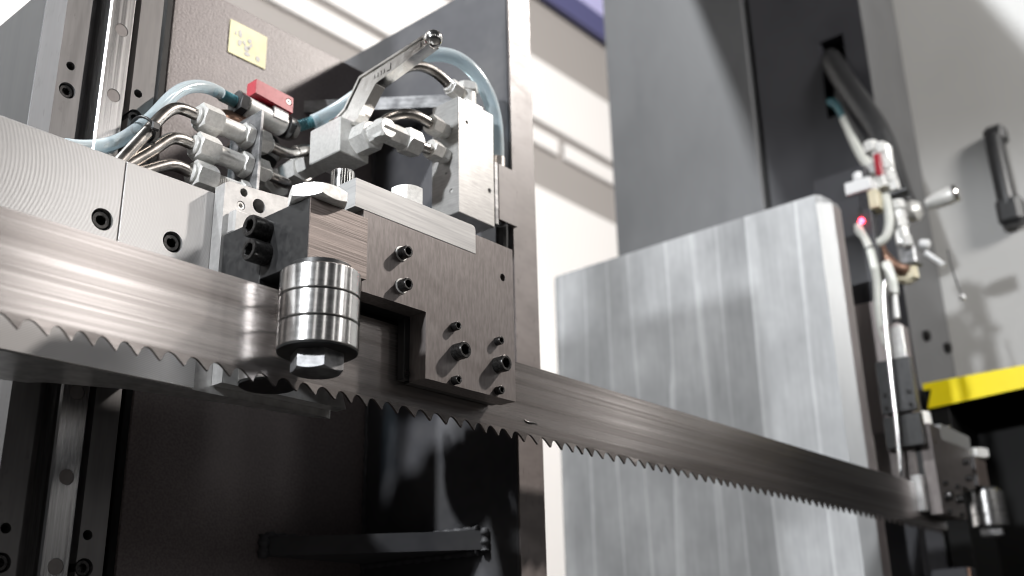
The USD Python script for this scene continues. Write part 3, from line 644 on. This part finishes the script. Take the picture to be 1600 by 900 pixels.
# ================================================================== FAR SIDE
st = thing('steel_jaw_plate', 'huge pale grey machined steel block with rounded edges behind the blade', 'steel block', (950, 300, -1000))
pr = sbox(928, 30, 975, 568).buffer(0)
edge = 14
out = Polygon([(946, 30), (975, 30), (975, 568), (936, 568), (928, 560), (928, 48)])
b0 = mf(plate(out, 2, -1000, 503)) ^ m3.Manifold.hull_points(np.array([(x, y, z) for x in (900, 1000) for y, z in ((29, -1010), (29, 487), (33, 496), (41, 502), (49, 503.2), (552, 503.2), (562, 500), (569, 490), (569, -1010))], np.float32))
part(st, 'block_body', b0, 'stock_steel', 20)
bev = Polygon([(927.4, 47.5), (945.5, 29.4), (947, 30.3), (928.9, 48.4)])
part(st, 'bevel_strip', plate(bev, 2, -1000, 489), 'stock_bevel', False)
part(st, 'front_edge', bx(947.5, 975, 29.0, 29.9, -1000, 487, .2), 'stock_edge', False)

rc = thing('far_column', 'tall dark grey machine column with cable slot at the right', 'machine column', (1460, 400, -1200))
slab = mf(plate(sbox(120, -1200, 372, 2200).difference(Polygon([(163, 918), (222, 918), (217, 1105), (163, 1105)])), 0, 1460, 1500))
part(rc, 'slotted_plate', slab, 'machine_dark', 25)
part(rc, 'front_strip', bx(1500.4, 1692, 120.5, 160, -1200, 2200, 1), 'strip_grey', 25)
part(rc, 'front_edge', bx(1461, 1499.5, 117.5, 119.6, -1200, 2200, .5), 'strip_grey', 25)
part(rc, 'slot_back', bx(1520, 1530, 130, 330, 800, 1300, 1), 'dark_hole', 25)
part(rc, 'groove_wall', bx(1466, 1500, 373, 384, -1200, 2200, 1), 'black_paint', 25)
part(rc, 'rear_rib', bx(1462, 1500, 384.5, 385.6, -1200, 2200, .2), 'machine_grey', 25)
part(rc, 'rear_plate', bx(1452, 1500, 386, 776, -1200, 2200, 2), 'machine_grey', 25)
for x in (1540, 1654):
    part(rc, 'cap_screw', cap_screw((x, 120.4, 428), (0, -1, 0), 11, 10), 'screw_black')

cb = thing('wheel_cabinet', 'plain light grey wheel cabinet door at the far right', 'cabinet', (1700, -200, 320))
part(cb, 'door', bx(1695, 1730, -880, 192, 313, 1520, 3), 'cabinet_grey', 25)
hd_ = thing('saw_hood', 'yellow edged black hood below the grey cabinet door', 'hood', (1500, -150, 300))
yb = Polygon([(-330, 312), (108, 312), (108, 299.5), (94, 299.5), (106, 264), (-66, 272), (-330, 287)])
part(hd_, 'yellow_band', plate(yb, 0, 1449, 1452), 'yellow_paint', False)
part(hd_, 'black_notch', plate(Polygon([(108, 299), (94.8, 299), (106.3, 265.5), (108, 265.5)]), 0, 1449.6, 1451.8), 'black_paint', False)
part(hd_, 'roof', bx(1452.4, 1735, -600, 108, 296, 311.5, 1), 'black_paint', False)
part(hd_, 'black_back', bx(1600, 1630, -600, 108, -500, 295.5, 1), 'black_paint', 25)
part(hd_, 'black_side', bx(1455, 1599.5, 70, 108, -500, 295.5, 1), 'black_paint', 25)
dh = thing('door_handle', 'black bow handle on the light grey cabinet door', 'handle', (1675, -45, 760))
part(dh, 'grip', tube([(1668, -44, 862), (1664, -45, 800), (1664, -46, 740), (1668, -47, 688)], 19, 16), 'black_plastic', True)
part(dh, 'upper_foot', bx(1655, 1694, -68, -26, 842, 882, 8), 'black_plastic', 25)
part(dh, 'lower_foot', bx(1648, 1694, -74, -24, 655, 718, 10), 'black_plastic', 25)
ll = thing('cabinet_latch', 'silver latch lever sticking out in front of the cabinet door', 'latch', (1300, -40, 603))
part(ll, 'latch_bar', lathe([(9, 0), (11, 6), (15, 18), (16, 44), (13, 50)], (1300, 0, 595), (0, -1, .10), 24), 'zinc')
part(ll, 'latch_end', cyl((1300, -50, 600), (0, -1, .1), 16, 8, 2, 24), 'chrome')
part(ll, 'latch_root', lathe([(14, 0), (20, 8), (20, 20), (12, 30)], (1300, 40, 588), (0, -1, .1), 24), 'zinc')

# far guide head: mirror image of the near one
guide_head(1175, 'far', ('dark roller block of the far guide head at lower right', 'dark guide plate of the far guide head where the blade ends', 'light grey block on top of the far guide plate'))
copy_thing(ro, (1258, -27.2, 17), 'dark bearing roller at the lower right corner of the far guide head')
fp = thing('far_clamp_post', 'upright post of the far guide head with silver top and black pad', 'post', (1060, 10, 160))
part(fp, 'post_body', bx(1046, 1085, -8, 22, 150, 312, 2), 'stock_edge', 25)
part(fp, 'silver_cap', bx(1040, 1045.6, -14, 9, 254, 304, 1), 'aluminium', 25)
part(fp, 'black_pad', bx(1034, 1045.6, -20, 33, 172, 253, 1), 'black_plastic', 25)
for y, z in ((-12, 180), (24, 180), (-12, 200), (24, 200)):
    part(fp, 'pad_screw', cap_screw((1034, y, z), (-1, 0, 0), 3, 3), 'screw_black')
part(fp, 'lower_black_block', bx(1036, 1049, -22, 34, 120, 168, 1), 'black_oxide', 25)
part(fp, 'rear_plate', bx(1064, 1076, 26, 66, 60, 360, 1), 'stock_edge', 25)
part(fp, 'dark_backing', bx(1078, 1100, 20, 110, -60, 600, 1), 'machine_dark', 25)
part(fp, 'black_mount', lathe([(6, 0), (15, 3), (17, 14), (12, 30), (8, 40)], (1112, 62, 508), (-.2, -.5, -.1), 24), 'black_plastic')
part(fp, 'carbide_pad', bx(1036, 1050, -9, 6, 26, 78, 1), 'milled_steel', 25)
part(fp, 'base_block', bx(1052, 1120, 0, 60, 30, 150, 2), 'ground_plate', 25)
rd = thing('coolant_tube', 'thin straight silver coolant tube in front of the black pad', 'tube', (1022, 8, 76))
part(rd, 'tube', tube([(1024, -4, 372), (1024, 4, 300), (1023, 8, 180), (1022, 14, 76)], 3.4, 14), 'bright_steel', True)

gb = thing('shadow_beam', 'unseen overhead beam added to cast the diagonal shadows', 'beam', (250, 500, 2113))
part(gb, 'beam_body', bx(-600, 1100, 350, 700, 2113, 2180, 3), 'machine_grey', False)  # out of view, added to cast diagonal shadows on column and cabinet
ca = thing('black_cable', 'thick black cable coming out of the column slot', 'cable', (1445, 150, 900))
part(ca, 'sheath', tube([(1520, 215, 1090), (1478, 200, 1060), (1446, 172, 990), (1430, 138, 910), (1425, 108, 830), (1422, 92, 740), (1400, 70, 640)], 24, 18), 'black_plastic', True)
cbx = thing('black_cable', 'thinner black cable beside the thick one below the column slot', 'cable', (1430, 170, 870))
part(cbx, 'sheath', tube([(1520, 200, 1010), (1470, 190, 970), (1436, 165, 900), (1420, 135, 820), (1400, 100, 720), (1360, 70, 650)], 14, 14), 'black_plastic', True)
ha = thing('white_hose', 'dirty white hose with blue upper end leaving the column slot', 'hose', (1440, 180, 850))
part(ha, 'blue_end', tube([(1470, 215, 960), (1442, 190, 930), (1432, 174, 890)], 10, 14), 'teal_plastic', True)
part(ha, 'hose_tube', tube([(1432, 174, 890), (1424, 160, 840), (1410, 140, 780), (1390, 110, 720), (1350, 80, 670)], 12, 14), 'pale_hose', True)
hb = thing('white_hose', 'long white hose hanging down past the red light to the silver tube', 'hose', (1070, 30, 400))
part(hb, 'hose_tube', tube([(1080, 46, 500), (1079, 38, 476), (1075, 30, 450), (1070, 25, 420), (1064, 22, 390), (1058, 24, 340), (1052, 20, 300), (1046, 14, 280)], 6.6, 14), 'pale_hose', True)
part(hb, 'clip', cyl((1076, 31, 453), (-.1, -.3, -1), 7.6, 4, .5, 18), 'black_plastic')
hc = thing('white_hose', 'white hose looped in a U below the white valve block', 'hose', (1090, 10, 480))
part(hc, 'hose_tube', tube([(1098, 0, 545), (1098, -1, 515), (1097, 2, 488), (1093, 12, 468), (1088, 26, 464), (1084, 38, 474), (1081, 46, 494)], 7.6, 14), 'pale_hose', True)
hd = thing('white_hose', 'white hose beside the silver tube above the silver post cap', 'hose', (1052, -6, 370))
part(hd, 'hose_tube', tube([(1078, 8, 420), (1070, 2, 400), (1064, -2, 380), (1060, -3, 360)], 8, 14), 'pale_hose', True)
part(hd, 'ferrule', cyl((1060, -3, 360), (-.1, 0, -1), 5, 40, 1, 16), 'zinc')
wb = thing('white_valve_block', 'white solenoid block above the red light', 'valve block', (1080, 30, 560))
part(wb, 'block_body', bx(1072, 1106, 12, 56, 553, 575, 1.5), 'wall_white', 25)
part(wb, 'lower_body', bx(1078, 1110, 6, 40, 520, 552.5, 1.5), 'cream_paint', 25)
part(wb, 'top_cap', cyl((1084, 34, 575.4), (0, 0, 1), 10, 16, 3, 20), 'wall_white')
part(wb, 'stem', tube([(1086, 40, 552), (1084, 39, 530), (1081, 37.5, 510)], 6, 12), 'black_plastic', True)
part(wb, 'red_lamp', trimesh.creation.icosphere(3, 4.2).apply_translation((1076, 37, 503)), 'led_red', True)
fv = thing('far_coolant_valve', 'pale valve cluster with small red handle at the right column', 'valve', (1112, 5, 600))
part(fv, 'handle', bx(1096, 1102, -2, 10, 582, 622, 1.5), 'red_paint', 25)
part(fv, 'valve_body', bx(1104, 1122, -16, 16, 572, 640, 4), 'zinc', 25)
for i, (y, z, r) in enumerate(((14, 640, 11), (-2, 632, 9), (-8, 600, 9), (-10, 576, 10), (2, 570, 11), (16, 600, 8), (-14, 560, 8))):
    part(fv, 'fitting', hexa((1108, y, z - 9), (0.05, .1, 1), r * 2, 20, roll=.2 * i), 'zinc', 25)
part(fv, 'black_knob', cyl((1112, 2, 548), (.2, -1, .15), 8, 34, 2, 20), 'black_plastic')
fs = thing('fitting_stack', 'stack of zinc fittings below the far coolant valve', 'fittings', (1125, -10, 480))
for i, (y, z, af, h) in enumerate(((-9, 522, 22, 16), (-10, 506, 17, 15), (-10, 490, 22, 15), (-12, 470, 16, 20), (-6, 462, 14, 24), (-16, 456, 15, 18))):
    part(fs, 'fitting', hexa((1120, y, z), (0, .05, 1), af, h, roll=.3 * i), 'zinc', 25)
part(fs, 'ball_body', bx(1130, 1160, -22, 4, 430, 462, 3), 'gusset_edge', 25)
part(fs, 'lower_fitting', hexa((1146, -6, 408), (0, .05, 1), 20, 24), 'cream_paint', 25)
part(fs, 'brass_elbow', tube([(1146, -4, 412), (1146, 4, 410), (1146, 16, 418), (1146, 24, 426)], 8, 12), 'cream_paint', True)
part(fs, 'lever', lathe([(4.5, 0), (5, 4), (4, 34), (5, 38)], (1150, -32, 449), (0, -.66, -.75), 14), 'wall_white')
part(fs, 'lever_hub', lathe([(7, 0), (8, 3), (8, 12), (6, 15)], (1150, -26, 466), (.0, -1, -.3), 18), 'wall_white')
rb = thing('far_hose_loom', 'brown hose loop behind the white hoses', 'hose', (1120, 20, 430))
part(rb, 'hose_tube', tube([(1120, 30, 470), (1122, 18, 440), (1130, 4, 425), (1140, 0, 430)], 9, 14), 'copper_brown', True)
lb = thing('bead_lever', 'thin wire lever with white bead in front of the cabinet door', 'lever', (1300, -30, 420))
part(lb, 'wire', tube([(1300, -22, 500), (1300, -26, 450), (1300, -32, 415)], 1.6, 8), 'black_plastic', True)
part(lb, 'bead', trimesh.creation.icosphere(2, 6).apply_translation((1300, -32, 410)), 'wall_white', True)
lp = thing('low_ledge', 'dark ledge with a brownish end at the bottom right corner', 'ledge', (1100, 10, -70))
part(lp, 'ledge_body', bx(1096, 1130, -34, 70, -110, -50, 2), 'machine_dark', 25)
part(lp, 'brown_end', bx(1095, 1096.5, -38, -33.5, -110, -52, .5), 'copper_brown', 25)
